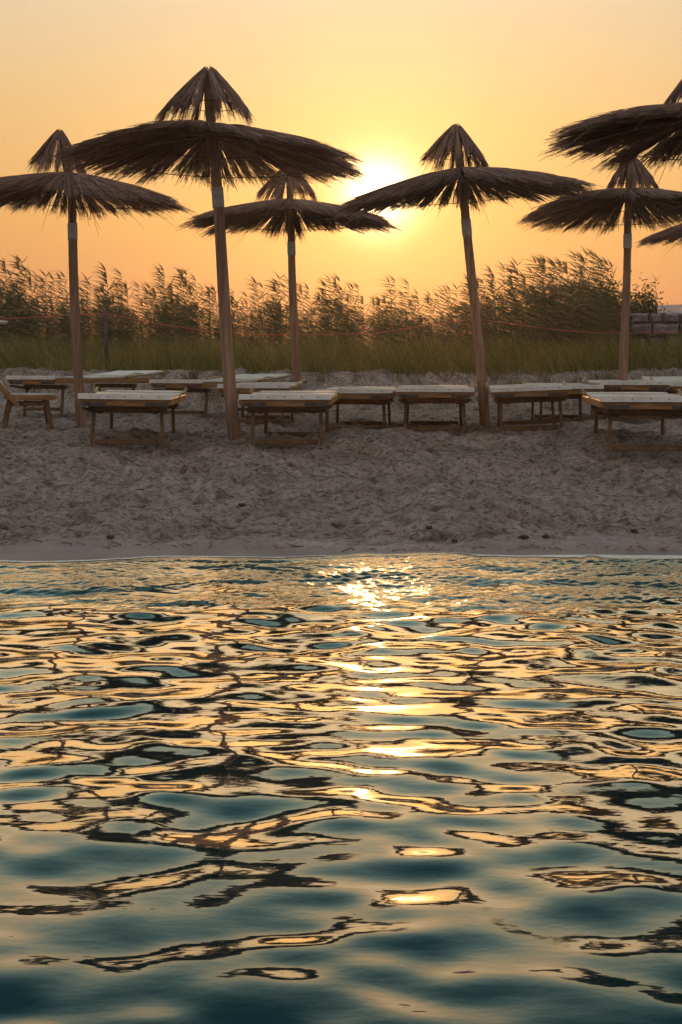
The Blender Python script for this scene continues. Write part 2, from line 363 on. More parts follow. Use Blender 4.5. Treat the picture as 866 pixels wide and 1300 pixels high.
def thatch_mesh(name, Rr, prof, nb, per, seed, thick, r0=0.02, gap=0.5, srad=0.0030, stray=0.04, fall=0.0, blv=0.04):
    g = np.random.default_rng(seed)
    n = nb * per
    b = np.repeat(np.arange(nb), per)
    ba = (np.arange(nb) + g.uniform(-0.32, 0.32, nb)) * 2 * math.pi / nb
    bl = 1 + g.normal(0, blv, nb); bz = g.uniform(-1, 1, nb); bs = g.uniform(0.55, 1.35, nb)
    layer = g.random(n)
    rs = r0 + g.random(n) ** 1.5 * 0.62 * Rr
    re = Rr * bl[b] * (1 + g.normal(0, 0.055, n)) - 0.30 * Rr * (g.random(n) < 0.22) * g.random(n)
    re = np.maximum(re, rs + 0.2 * Rr)
    m = 7
    t = np.linspace(0, 1, m)[None, :]
    r = rs[:, None] + (re - rs)[:, None] * t
    half = math.pi / nb
    lat0 = g.normal(0, 0.72, n); 
    lat1 = np.clip(g.normal(0, 0.42, n), -1.0, 1.0) * bs[b]
    q = r / Rr
    frac = np.clip((q - 0.05) / 0.40, 0, 1) ** 0.8
    wdt = (1 - frac) * lat0[:, None] * 1.25 + frac * lat1[:, None] * (1 - gap * 0.35)
    ang = ba[b][:, None] + half * wdt + g.normal(0, 0.018, n)[:, None] * q
    a2 = ba[b]; rg = 1 + 0.022 * np.sin(3 * a2 + seed) + 0.018 * np.sin(5 * a2 + 2.1 * seed)
    wig = np.cumsum(g.normal(0, 0.0075, (n, m)), axis=1)
    ang = ang + wig
    z = prof(q) * Rr - thick * (layer[:, None]) * (0.55 + 0.45 * np.sin(np.pi * np.clip(q, 0, 1)))+ bz[b][:, None] * 0.012 * q
    z = z + np.cumsum(g.normal(0, 0.0022, (n, m)), axis=1)
    r = r * rg[:, None]
    z = z + (0.018 * np.sin(2 * a2 + seed * 1.7) + 0.014 * np.sin(5 * a2 + seed))[:, None] * q ** 2
    st = g.random(n) < stray
    z = z + (st * -np.abs(g.normal(0.0, 0.07, n)))[:, None] * t ** 2 - (g.random(n) ** 3 * fall)[:, None] * t ** 3
    P = np.stack([r * np.cos(ang), r * np.sin(ang), z], -1)
    rad = srad * (1.25 - 0.75 * t) * g.uniform(0.7, 1.35, n)[:, None]
    return strand_mesh(name, P, rad, np.clip(g.normal(0.5, 0.2, n) + 0.12 * bz[b], 0, 1))
def canopy_prof(q): return -0.225 * np.clip(q, 0, 2) ** 1.45
def cap_prof(q): return -0.95 * np.clip(q, 0, 2) ** 1.12
canopies = [thatch_mesh('thatch_canopy', 1.055, canopy_prof, 68, 60, 11 + i, 0.055, gap=1.75, fall=0.03, stray=0.03, srad=0.0031) for i in range(3)]
caps = [thatch_mesh('thatch_cap', 0.355, cap_prof, 19, 62, 31 + i, 0.05, r0=0.03, gap=0.5, srad=0.0028, stray=0.16, fall=0.09, blv=0.15) for i in range(3)]
for me in canopies + caps: me.materials.append(M['thatch'])

def ring(mb, rad, z, r, n=72):
    pts = [(rad * math.cos(2 * math.pi * k / n), rad * math.sin(2 * math.pi * k / n), z) for k in range(n + 1)]
    mb.tube(pts, r, 5)
hoop_me = MB(); ring(hoop_me, 0.93, -0.235, 0.004); hoop_outer = hoop_me.mesh('hoop')
hoop_me = MB(); ring(hoop_me, 0.55, -0.145, 0.004); hoop_inner = hoop_me.mesh('hoop')
hoop_me = MB(); ring(hoop_me, 0.24, -0.32, 0.003, 40); hoop_cap = hoop_me.mesh('hoop')
for me in (hoop_outer, hoop_inner, hoop_cap): me.materials.append(M['wire'])
def rib_mesh(a):
    m = MB(); c, s = math.cos(a), math.sin(a)
    m.tube([(0.05 * c, 0.05 * s, -0.08), (0.5 * c, 0.5 * s, -0.14), (0.95 * c, 0.95 * s, -0.25)], 0.009, 6)
    return m.mesh('rib')
ribs = [rib_mesh(2 * math.pi * k / 6 + 0.2) for k in range(6)]
for me in ribs: me.materials.append(M['pole'])

def parasol(px, d, top_px, label, canopy_tilt=(0, 0), cap_px=None, cap_tilt=(0, 0), var=0, rz=0.0, dz=0.0, sleeve_z=1.80, zs=1.0, capdz=0.0, R_scale=1.0, cap_s=0.80):
    s = F / d
    x = X_at(px, d); zg = gz(x, d)
    root = empty('straw_parasol', (x, d, zg))
    tag(root, label, 'parasol', 'straw parasols on the beach')
    H = 2.80 + dz + capdz
    lx = (top_px - px) / s            # sideways lean at canopy height
    capx = lx * 2.86 / 2.42 if cap_px is None else (cap_px - px) / s
    def at(z):
        k = max(0.0, min(1.0, (z - 2.3) / 0.5))
        return ((lx * (z / 2.42) + 0.010 * math.sin(z * 2.1 + px)) * (1 - k) + capx * k, 0.01 * math.sin(z * 1.7 + px), z)
    g = random.Random(int(px))
    pts = [at(z) for z in np.linspace(-0.25, H, 16)]
    rad = [0.049 - 0.012 * max(0, z) / H + g.uniform(-0.0015, 0.0015) for z in np.linspace(-0.25, H, 16)]
    MB().tube(pts, rad, 14).build('pole', M['pole'], root, smooth=True)
    MB().tube([at(sleeve_z), at(sleeve_z + 0.08), at(sleeve_z + 0.155)], 0.0465, 16).build('sleeve', M['sleeve'], root, smooth=True)
    c = link('thatch_canopy', canopies[var % 3], None, root)
    c.location = at(2.43 + dz); c.rotation_euler = (Matrix.Rotation(R(canopy_tilt[0]), 3, 'Y') @ Matrix.Rotation(R(canopy_tilt[1]), 3, 'X') @ Matrix.Rotation(px * 0.37, 3, 'Z')).to_euler()
    c.scale = (R_scale, R_scale, zs)
    for hm in (hoop_outer, hoop_inner):
        link('hoop', hm, None, c)
    for rm in ribs: link('rib', rm, None, c)
    k = link('thatch_cap', caps[var % 3], None, root)
    cx = at(2.86 + dz)
    k.location = (cx[0], cx[1], 2.86 + dz + capdz)
    k.rotation_euler = (Matrix.Rotation(R(cap_tilt[0]), 3, 'Y') @ Matrix.Rotation(R(cap_tilt[1]), 3, 'X') @ Matrix.Rotation(px * 0.71, 3, 'Z')).to_euler(); k.scale = (cap_s, cap_s, 1.0)
    link('hoop', hoop_cap, None, k)
    return root
parasol(103, 13.3, 89, 'straw parasol at the left edge, third nearest the sea, pole rising beside a low bed', canopy_tilt=(2.5, 1), cap_px=76, cap_tilt=(6, 3), var=1, cap_s=0.68, rz=1.0)
parasol(299, 10.9, 268, 'largest straw parasol, its leaning pole planted left of centre between two front sunbeds', canopy_tilt=(1.5, -2), cap_px=265, cap_tilt=(1, 0), var=0, cap_s=0.95, capdz=0.045, R_scale=1.02)
parasol(379, 16.0, 368, 'distant straw parasol whose cap touches the big canopy, upright pole behind a sunbed', canopy_tilt=(0, -1), cap_px=367, cap_tilt=(2, 0), var=2, cap_s=0.88, rz=2.0, R_scale=1.03)
parasol(616, 13.2, 587, 'straw parasol partly covering the sun, pole leaning between two end-on beds right of centre', canopy_tilt=(-4.5, 1), cap_px=580, cap_tilt=(5, -4), var=1, R_scale=1.02)
parasol(790, 15.2, 798, 'straw parasol with an upright reddish pole in front of the stone wall', canopy_tilt=(0, -3), cap_px=801, cap_tilt=(-2, 2), capdz=-0.03, var=0, cap_s=0.78, rz=3.0, R_scale=1.02)
parasol(938, 10.0, 903, 'near straw parasol cut off by the right edge, half its canopy showing', canopy_tilt=(3.5, 0), cap_px=904, cap_tilt=(2, 0), var=2, dz=0.07)
parasol(932, 17.0, 930, 'farthest straw parasol at the right edge, just the tip of a low canopy showing', canopy_tilt=(-4, 0), var=1, dz=-0.05)

# ------------------------------------------------------------------ sunbeds
LB, WB, HB = 1.86, 0.66, 0.375
def canvas_patch(x0, x1, y0, y1, z, nx=24, ny=10, sag=0.018, seed=0):
    """double-sided padded sheet with rounded edges wrapping the rails"""
    g = np.random.default_rng(seed + 100)
    u = np.linspace(0, 1, nx); v = np.linspace(0, 1, ny)
    Xg = x0 + (x1 - x0) * u[:, None] + 0 * v[None, :]
    Yg = y0 + (y1 - y0) * v[None, :] + 0 * u[:, None]
    Z = z - sag * np.sin(np.pi * v)[None, :] * (0.6 + 0.4 * np.sin(np.pi * u))[:, None] + 0.006 * vnoise(Xg * 4, Yg * 7, seed + 60)
    th = 0.012
    top = np.stack([Xg, Yg, Z], -1).reshape(-1, 3); bot = np.stack([Xg, Yg, Z - th], -1).reshape(-1, 3)
    V = np.concatenate([top, bot]); n = nx * ny
    i = (np.arange(nx - 1)[:, None] * ny + np.arange(ny - 1)[None, :])
    Ft = np.stack([i, i + ny, i + ny + 1, i + 1], -1).reshape(-1, 4)
    Fb = np.stack([i, i + 1, i + ny + 1, i + ny], -1).reshape(-1, 4) + n
    loop = [k * ny for k in range(nx)] + [(nx - 1) * ny + k for k in range(1, ny)] + [k * ny + ny - 1 for k in range(nx - 2, -1, -1)] + [k for k in range(ny - 2, 0, -1)]
    Fsd = [(loop[j], loop[(j + 1) % len(loop)], loop[(j + 1) % len(loop)] + n, loop[j] + n) for j in range(len(loop))]
    return V, np.concatenate([Ft, Fb, np.array(Fsd)])
def copy_tree(o, parent=None):
    c = o.copy(); COL.objects.link(c)
    if parent is not None: c.parent = parent
    for ch in o.children: copy_tree(ch, c)
    return c
def make_bed(back_angle=0.0, hood=False, seed=0):
    """local +Y runs from the foot (y=0) to the head; origin on the sand under the foot end"""
    root = empty('sunbed', (0, 0, 0))
    hw = WB / 2
    for s in (-1, 1):
        MB().bar((s * (hw - 0.015), 0.0, HB - 0.040), (s * (hw - 0.015), LB, HB - 0.040), 0.03, 0.05).build('side_rail', M['bedwood'], root)
    MB().bar((-hw + 0.033, 0.016, HB - 0.050), (hw - 0.033, 0.016, HB - 0.050), 0.028, 0.052).build('end_rail', M['bedwood'], root)
    MB().bar((-hw + 0.033, LB - 0.016, HB - 0.050), (hw - 0.033, LB - 0.016, HB - 0.050), 0.028, 0.052).build('end_rail', M['bedwood'], root)
    lw = 0.245
    for (yl, sp) in ((0.22, -0.05), (1.42, 0.05)):
        for s in (-1, 1):
            MB().bar((s * lw, yl, HB - 0.082), (s * (lw + 0.012), yl + sp, -0.04), 0.027, 0.031, up=(0, 1, 0)).build('leg', M['darkwood'], root)
        MB().bar((-lw + 0.016, yl + sp * 0.9, 0.035), (lw - 0.016, yl + sp * 0.9, 0.035), 0.028, 0.038).build('stretcher', M['darkwood'], root)
        MB().bar((-hw + 0.04, yl, HB - 0.105), (hw - 0.04, yl, HB - 0.105), 0.032, 0.045).build('crossbar', M['darkwood'], root)
    for s in (-1, 1):
        b = MB()
        b.bar((s * (hw - 0.19), -0.006, HB - 0.060), (s * (hw - 0.03), -0.006, HB - 0.060), 0.010, 0.028)
        b.bar((s * (hw - 0.03), 0.0, HB - 0.092), (s * (hw - 0.14), 0.20, HB - 0.125), 0.02, 0.022)
        b.build('bracket', M['iron'], root)
    ysplit = 1.16
    # seat canvas, wrapped over the foot rail
    V, Fq = canvas_patch(-hw + 0.002, hw - 0.002, 0.0, ysplit, HB + 0.004, 12, 26, sag=0.012, seed=seed)
    seat = link('canvas', np_mesh('canvas', V, Fq, True), M['canvas'], root)
    hem = MB().bar((-hw - 0.002, -0.018, HB - 0.006), (hw + 0.002, -0.018, HB - 0.006), 0.014, 0.040)
    hem.build('canvas_hem', M['canvas'], seat)
    for k in range(5):
        xx = -0.24 + 0.12 * k
        MB().tube([(xx, -0.0245, HB - 0.006), (xx, -0.029, HB - 0.006)], 0.0055, 8).build('rivet', M['rivet'], seat)
    back = empty('backrest', (0, ysplit + 0.01, HB + 0.004)); back.parent = root
    back.rotation_euler = (R(back_angle), 0, 0)
    Lb = LB - ysplit + 0.03
    V, Fq = canvas_patch(-hw + 0.006, hw - 0.006, 0.012, Lb, 0.008, 12, 18, sag=0.012, seed=seed + 5)
    link('backrest_canvas', np_mesh('backrest_canvas', V, Fq, True), M['canvas'], back)
    fr = MB()
    for s in (-1, 1): fr.bar((s * (hw - 0.02), 0.01, -0.014), (s * (hw - 0.02), Lb, -0.014), 0.026, 0.024)
    fr.bar((-hw + 0.035, Lb - 0.014, -0.014), (hw - 0.035, Lb - 0.014, -0.014), 0.024, 0.022)
    if back_angle > 30: fr.bar((-hw + 0.035, 0.02, -0.014), (hw - 0.035, 0.02, -0.014), 0.024, 0.022)
    fr.build('backrest_frame', M['bedwood'], back)
    if hood:
        h = MB()
        a = R(back_angle)
        # arms and a flat shade panel held level above the head
        for s in (-1, 1): h.tube([(s * 0.30, Lb - 0.10, 0.03), (s * 0.30, Lb - 0.02, 0.26), (s * 0.30, Lb - 0.06, 0.33)], 0.010, 8)
        h.build('sunshade_arm', M['darkwood'], back)
        up = Vector((0, math.sin(-a), math.cos(a)))
        V, Fq = canvas_patch(-0.30, 0.30, -0.30, 0.08, 0.0, 8, 8, sag=-0.01, seed=seed + 9)
        p = link('sunshade', np_mesh('sunshade', V, Fq, True), M['canvas'], back)
        p.location = (0, Lb - 0.06, 0.345); p.rotation_euler = (-a + R(4), 0, 0)
    # folded sunshade arms and pivot knobs at the head end
    for s in (-1, 1):
        k = MB()
        k.tube([(s * (hw + 0.004), ysplit + 0.05, HB + 0.01), (s * (hw + 0.035), ysplit + 0.05, HB + 0.01)], 0.017, 10)
        k.tube([(s * (hw + 0.022), ysplit + 0.05, HB + 0.012), (s * (hw + 0.026), ysplit + 0.14, HB + 0.040), (s * (hw + 0.028), ysplit + 0.30, HB + 0.030)], 0.007, 6)
        k.build('pivot_fitting', M['metal'], root)
    return root
flat = make_bed(0, seed=0)
bump = make_bed(4.5, seed=3)
used = set()
def place_bed(proto, px, d, rz, label, rx=0.0, ry=0.0, dz=0.0, by='foot', group='wooden sunbeds on the sand', sc_=1.0):
    o = proto if proto.name not in used else copy_tree(proto)
    used.add(proto.name)
    x = X_at(px, d)
    a = R(rz)
    # rest height = mean ground under the four feet
    zz = [gz(x + lx * math.cos(a) - ly * math.sin(a), d + lx * math.sin(a) + ly * math.cos(a)) for lx in (-.25, .25) for ly in (0.2, 1.45)]
    o.location = (x, d, sum(zz) / 4 + 0.005 + dz)
    o.rotation_euler = (R(rx), R(ry), a)
    o.scale = (sc_, sc_, sc_)
    tag(o, label, 'sunbed', group)
    return o
place_bed(flat, 158, 10.1, 3.0, 'white canvas sunbed in the front row, set end-on just left of the biggest pole', ry=0.8)
place_bed(flat, 362, 10.15, -1.5, 'white canvas sunbed in the front row, immediately right of the biggest leaning pole')
place_bed(flat, 450, 12.3, -4.0, 'white canvas sunbed in the second row, overlapped by the central front bed')
place_bed(flat, 552, 11.95, -3.5, 'lone white canvas sunbed left of the pole that leans right of centre')
place_bed(flat, 676, 11.75, -5.5, 'white canvas sunbed tipped slightly to one side, right of the leaning pole', ry=-2.2)
place_bed(flat, 322, 13.0, -2.0, 'white canvas sunbed mostly hidden behind the biggest pole and the central front bed')
place_bed(flat, 722, 13.6, -4.0, 'small white canvas sunbed tucked behind the tipped bed')
place_bed(flat, 826, 9.75, -6.0, 'biggest white canvas sunbed, running off the lower right edge of the beach', sc_=1.04)
place_bed(flat, 806, 13.7, -4.0, 'white canvas sunbed behind the biggest bed, beside the upright reddish pole')
place_bed(bump, 872, 14.6, -8.0, 'white canvas sunbed with lifted headrest, farthest bed at the right edge')
place_bed(bump, 40, 14.9, -29.0, 'pale sunbed at far left of the back row, aslant with lifted headrest behind the pole', dz=0.04)
place_bed(bump, 224, 15.1, -27.0, 'pale sunbed set aslant in the back row, its head end behind the biggest pole', dz=0.04)
def make_deck_chair(px, d, label):
    """side-on chair, front towards +X, back leaning away to -X with a small shade panel above"""
    x = X_at(px, d)
    root = empty('deck_chair', (x, d, gz(x, d) + 0.005), R(15)); tag(root, label, 'deck chair')
    hs, w = 0.325, 0.27
    for s in (-1, 1):
        MB().bar((0.02, s * w, hs - 0.02), (-0.42, s * w, hs - 0.02), 0.03, 0.045).build('side_rail', M['bedwood'], root)
        MB().bar((-0.06, s * (w - 0.035), hs - 0.04), (-0.01, s * (w - 0.035), -0.04), 0.030, 0.036, up=(1, 0, 0)).build('leg', M['darkwood'], root)
        MB().bar((-0.37, s * (w - 0.035), hs - 0.04), (-0.44, s * (w - 0.035), -0.04), 0.030, 0.036, up=(1, 0, 0)).build('leg', M['darkwood'], root)
        MB().bar((-0.06, s * (w - 0.035), hs - 0.08), (-0.39, s * (w - 0.035), hs - 0.08), 0.022, 0.035).build('crossbar', M['darkwood'], root)
    MB().bar((-0.025, -w + 0.05, 0.035), (-0.025, w - 0.05, 0.035), 0.028, 0.036).build('stretcher', M['bedwood'], root)
    V, Fq = canvas_patch(-0.40, 0.03, -w, w, hs + 0.010, 12, 10, sag=0.012, seed=21)
    link('canvas', np_mesh('canvas', V, Fq, True), M['canvas'], root)
    fr = MB()
    a0 = Vector((-0.31, 0, hs - 0.10)); a1 = Vector((-0.72, 0, hs + 0.40))
    for s in (-1, 1): fr.bar(a0 + Vector((0, s * (w + 0.022), 0)), a1 + Vector((0, s * (w + 0.022), 0)), 0.026, 0.040)
    fr.bar(a1 + Vector((0.01, -w, -0.02)), a1 + Vector((0.01, w, -0.02)), 0.024, 0.03)
    bf = fr.build('backrest', M['bedwood'], root)
    V, Fq = canvas_patch(0.0, 0.50, -w + 0.004, w - 0.004, 0.0, 12, 10, sag=0.02, seed=22)
    bc = link('backrest_canvas', np_mesh('backrest_canvas', V, Fq, True), M['canvas'], bf)
    dv = (a1 - a0).normalized(); p0 = a0 + dv * 0.14
    bc.location = p0; bc.rotation_euler = (0, -math.atan2(dv.z, dv.x), 0)
    for s in (-1, 1):
        MB().tube([a1 + Vector((0.02, s * (w - 0.01), -0.04)), a1 + Vector((0.10, s * (w - 0.01), 0.14)), a1 + Vector((0.22, s * (w - 0.01), 0.245))], 0.011, 8).build('sunshade_arm', M['darkwood'], root)
    V, Fq = canvas_patch(-0.34, 0.10, -w, w, 0.0, 10, 8, sag=-0.015, seed=23)
    p = link('sunshade', np_mesh('sunshade', V, Fq, True), M['canvas'], root)
    p.location = a1 + Vector((0.22, 0, 0.262)); p.rotation_euler = (0, R(4), 0)
    return root
make_deck_chair(66, 12.9, 'wooden deck chair at the left edge, tall tilted backrest under a small sunshade')

# ------------------------------------------------------------------ reeds
def blade(P0, d0, length, w, sagv, seg, g, wind=(-1, 0, 0)):
    """ribbon; returns verts (2*(seg+1)) and quads"""
    p = np.array(P0, float); d = np.array(d0, float); d /= np.linalg.norm(d)
    V = []; st = length / seg
    side = np.cross(d, (0.3 * g.normal(), 0.9, 0.35 * g.normal())); side /= np.linalg.norm(side) + 1e-9
    for i in range(seg + 1):
        t = i / seg
        ww = w * (0.45 + 0.55 * math.sin(math.pi * min(1, t * 1.25 + 0.12))) * (1 - t ** 2.2) * 0.5 + 0.0004
        V.append(p - side * ww); V.append(p + side * ww)
        d = d + np.array(wind) * 0.16 + np.array((0, 0, -sagv)) * (0.3 + t); d /= np.linalg.norm(d)
        p = p + d * st
    Fs = [(2 * i, 2 * i + 1, 2 * i + 3, 2 * i + 2) for i in range(seg)]
    return V, Fs
def reed_geo(seed, H, plume):
    g = np.random.default_rng(seed)
    V = []; Fs = []; A = []
    def add(v, f, a):
        n = len(V); V.extend([tuple(q) for q in v]); Fs.extend([tuple(i + n for i in q) for q in f]); A.extend([a] * len(v))
    lean = g.uniform(-0.07, 0.05); bend = g.uniform(-0.07, 0.0)
    def stem(t): return np.array((lean * t * H + bend * H * t ** 3, 0.03 * math.sin(3 * t + seed), t * H))
    m = 9
    for k in range(2):   # crossed thin stem
        v = []
        for i in range(m):
            t = i / (m - 1); p = stem(t); r = 0.0045 * (1 - 0.7 * t)
            o = np.array((r, 0, 0)) if k == 0 else np.array((0, r, 0))
            v += [p - o, p + o]
        add(v, [(2 * i, 2 * i + 1, 2 * i + 3, 2 * i + 2) for i in range(m - 1)], 0.62)
    nl = int(g.integers(19, 26))
    for i in range(nl):
        t = 0.28 + 0.70 * (i / (nl - 1)) ** 0.85
        p = stem(t)
        az = g.normal(0, 0.42) + (math.pi if g.random() < 0.85 else 0)
        el = g.uniform(0.25, 0.95)
        d = (math.cos(az) * math.cos(el), math.sin(az) * math.cos(el), math.sin(el))
        Lh = g.uniform(0.22, 0.40) * (1.0 if t < 0.85 else 0.70)
        v, f = blade(p, d, Lh, g.uniform(0.010, 0.016), g.uniform(0.03, 0.20), 5, g)
        add(v, f, float(np.clip(g.normal(0.42, 0.17), 0, 1)))
    if plume:
        for i in range(46):
            t = 0.90 + 0.12 * g.random(); p = stem(t)
            d = (-0.7 + g.normal(0, 0.25), g.normal(0, 0.3), g.uniform(0.2, 1.1))
            v, f = blade(p, d, g.uniform(0.04, 0.11), 0.006, 0.16, 3, g)
            add(v, f, float(np.clip(g.normal(0.8, 0.1), 0, 1)))
    else:
        for i in range(4):
            v, f = blade(stem(0.98), (-0.35 + g.normal(0, 0.15), g.normal(0, 0.2), 1), g.uniform(0.12, 0.22), 0.010, 0.12, 4, g)
            add(v, f, 0.4)
    return np.array(V), np.array(Fs), np.array(A)
geos = [reed_geo(200 + i, 1.5, i % 4 == 1) for i in range(9)]
reed_me = []
for V, Fs, A in geos:
    me = np_mesh('reed', V, Fs, False, A); me.materials.append(M['reed']); reed_me.append(me)
TOPX = [-60, 0, 20, 45, 75, 100, 140, 165, 190, 207, 240, 275, 310, 345, 385, 420, 440, 470, 500, 545, 580, 610, 650, 690, 720, 742, 772, 790, 815, 900]
TOPY = [335, 330, 322, 346, 343, 346, 338, 358, 360, 336, 346, 362, 358, 346, 362, 338, 352, 364, 350, 370, 350, 350, 330, 327, 322, 316, 330, 366, 400, 410]
g = np.random.default_rng(55)
nr = 0
def reed_label(px):
    return 'tall wind-blown green reed standing against the orange sky at the back of the beach'
for px in np.arange(-50, 795, 4.0):
    px = px + g.uniform(-3, 3)
    d = g.uniform(19.6, 22.5)
    ytop = np.interp(px, TOPX, TOPY) + abs(g.normal(0, 17))
    x = X_at(px, d); z0 = float(gbase(x, d))
    H = Z_at(ytop, d) - z0
    v = int(g.integers(0, 9))
    o = link('reed', reed_me[v])
    # the top leans left of the base
    o.location = (x + 0.04 * H, d, z0 - 0.02); s = max(0.35, H / 1.5)
    o.scale = (min(1.05, s * 1.0) * (0.9 + 0.2 * g.random()),) * 2 + (s,); o.rotation_euler = (0, 0, g.uniform(-0.35, 0.35))
    tag(o, reed_label(px), 'reed', 'tall reeds behind the beach')
# the mass of lower reeds
Vs = []; Fq = []; As = []; off = 0
for i in range(1500):
    px = g.uniform(-330, 815); d = g.uniform(19.4, 25.5)
    if px > 770: d = min(d, 20.6)
    ytop = np.interp(px, TOPX, TOPY) + 34 + abs(g.normal(0, 26))
    x = X_at(px, d); z0 = float(gbase(x, d)); H = max(0.35, Z_at(ytop, d) - z0)
    V, Fs, A = geos[int(g.integers(0, 9))]
    s = H / 1.5; a = g.uniform(-0.45, 0.45)
    sx = min(1.0, s * 1.15)
    W = V * np.array((sx, sx, s)); c, sn = math.cos(a), math.sin(a)
    W = np.stack([W[:, 0] * c - W[:, 1] * sn + x + 0.04 * H, W[:, 0] * sn + W[:, 1] * c + d, W[:, 2] + z0 - 0.02], -1)
    Vs.append(W); Fq.append(Fs + off); As.append(np.clip(A + g.normal(0, 0.08), 0, 1)); off += len(V)
rb = link('reed_bed', np_mesh('reed_bed', np.concatenate(Vs), np.concatenate(Fq), False, np.concatenate(As)), M['reed'])
tag(rb, 'dense dark green reed bed filling the back of the beach', 'reed bed', kind='stuff')

# ------------------------------------------------------------------ grass
def blades_mesh(name, x, y, z, h, w, g, lean=-0.25, seg=4, rndc=0.5):
    n = len(x)
    t = np.linspace(0, 1, seg + 1)[None, :]
    lx = g.normal(lean, 0.28, n) * h; ly = g.normal(0, 0.22, n) * h
    P = np.stack([x[:, None] + lx[:, None] * t ** 1.8, y[:, None] + ly[:, None] * t ** 1.8, z[:, None] + h[:, None] * t * (1 - 0.12 * t)], -1)
    a = g.uniform(0, math.pi, n); sd = np.stack([np.cos(a), np.sin(a), 0 * a], -1)[:, None, :]
    ww = (w[:, None] * (1 - t ** 1.6) + 0.0005)[..., None]
    V = np.stack([P - sd * ww, P + sd * ww], 2)
    idx = np.arange(n * (seg + 1) * 2).reshape(n, seg + 1, 2)
    Fq = np.stack([idx[:, :-1, 0], idx[:, :-1, 1], idx[:, 1:, 1], idx[:, 1:, 0]], -1).reshape(-1, 4)
    r = np.clip(g.normal(rndc, 0.2, n), 0, 1)
    return np_mesh(name, V.reshape(-1, 3), Fq, False, np.repeat(r, (seg + 1) * 2))
g = np.random.default_rng(77)
n = 52000
y = 18.1 + g.random(n) ** 1.25 * 3.0; x = g.uniform(-8.5, 6.5, n)
edge = 18.45 + 0.35 * vnoise(x * 0.9, y * 0, 70) + 0.3 * vnoise(x * 3.1, y * 0, 71)
keep = y > edge
x, y = x[keep], y[keep]
h = (0.30 + 0.30 * sstep(18.4, 19.2, y)) * g.uniform(0.6, 1.1, len(x)) * (0.92 + 0.5 * vnoise(x * 1.5, y * 1.2, 72))
tag(link('dune_grass', blades_mesh('dune_grass', x, y, gbase(x, y) - 0.01, h, g.uniform(0.002, 0.0042, len(x)), g), M['grass']),
    'golden green grass band growing on top of the sand bank', 'grass', kind='stuff')
# sparse tufts down the bank
xs_, ys_, hs_ = [], [], []
for k in range(300):
    cx = g.uniform(-5.5, 5.5); cy = g.uniform(17.2, 18.6)
    m = int(g.integers(8, 40)); 
    xs_.append(cx + g.normal(0, 0.05, m)); ys_.append(cy + g.normal(0, 0.05, m)); hs_.append(g.uniform(0.05, 0.2, m) * (0.6 + 0.5 * (cy - 17.2)))
x = np.concatenate(xs_); y = np.concatenate(ys_); h = np.concatenate(hs_)
tag(link('bank_tufts', blades_mesh('bank_tufts', x, y, gbase(x, y) - 0.01, h, np.full(len(x), 0.0028), g, rndc=0.35), M['grass']),
    'thin sprigs of grass scattered down the face of the sand bank', 'grass', kind='stuff')

# ------------------------------------------------------------------ leafy shrubs
def leafy(name, cx, cy, zb, rx, ry, rz, nleaf, label, mat='bush', seed=0, leaf=0.03, base_px=None, nst=9, cat='shrub'):
    g = np.random.default_rng(seed)
    root = empty(name, (cx, cy, zb)); tag(root, label, cat)
    nc = 30
    cc = g.normal(0, 1, (nc, 3)); cc /= np.linalg.norm(cc, axis=1, keepdims=True); cc *= g.uniform(0.35, 0.95, nc)[:, None]
    cc[:, 2] = np.abs(cc[:, 2])
    cl = cc[g.integers(0, nc, nleaf)] + g.normal(0, 0.16, (nleaf, 3))
    P = cl * np.array((rx, ry, rz)); P[:, 2] = np.abs(P[:, 2]) + 0.02
    d = g.normal(0, 1, (nleaf, 3)); d[:, 2] = np.abs(d[:, 2]); d /= np.linalg.norm(d, axis=1, keepdims=True)
    s = np.cross(d, g.normal(0, 1, (nleaf, 3))); s /= np.linalg.norm(s, axis=1, keepdims=True)
    L = leaf * g.uniform(0.6, 1.4, nleaf)[:, None]
    V = np.stack([P, P + d * L * .5 + s * L * .28, P + d * L, P + d * L * .5 - s * L * .28], 1).reshape(-1, 3)
    Fq = np.arange(nleaf * 4).reshape(-1, 4)
    link('leaves', np_mesh('leaves', V, Fq, False, np.repeat(np.clip(g.normal(.5, .2, nleaf), 0, 1), 4)), M[mat], root)
    st = MB()
    for k in range(nst):
        c = cc[k] * np.array((rx, ry, rz))
        st.tube([(0.1 * c[0], 0.1 * c[1], -0.05), (0.5 * c[0], 0.5 * c[1], 0.45 * c[2]), tuple(c)], [0.012, 0.008, 0.003], 5)
    st.build('stems', M['twig'], root)
    return root
dW = 22.0
leafy('bush', X_at(778, 23.2), 23.2, 0.88, 0.50, 0.5, 1.36, 20000, 'dark green bush growing over the stone wall behind the reddish pole', seed=5, cat='bush', leaf=0.05)
leafy('bush', X_at(815, 23.4), 23.4, 0.88, 0.46, 0.5, 1.30, 17000, 'low rounded green bush topping the stone wall near the right edge', seed=6, cat='bush', leaf=0.05)
leafy('bush', X_at(750, 22.0), 22.0, 0.88, 0.45, 0.4, 0.95, 9000, 'shadowy bush among the reeds left of the stone wall', seed=7, cat='bush', leaf=0.05)
o = link('reed', reed_me[4]); o.location = (X_at(834, 23.4), 23.4, 0.9); o.scale = (0.6, 0.6, 1.0)
tag(o, 'single thin reed tip poking up above the low bush near the far dune', 'reed')
leafy('dead_shrub', X_at(243, 17.9), 17.9, gz(X_at(243, 17.9), 17.9), 0.20, 0.15, 0.22, 700, 'small dark dry shrub at the foot of the grass behind the back beds', mat='twig', seed=8, leaf=0.02, nst=16)
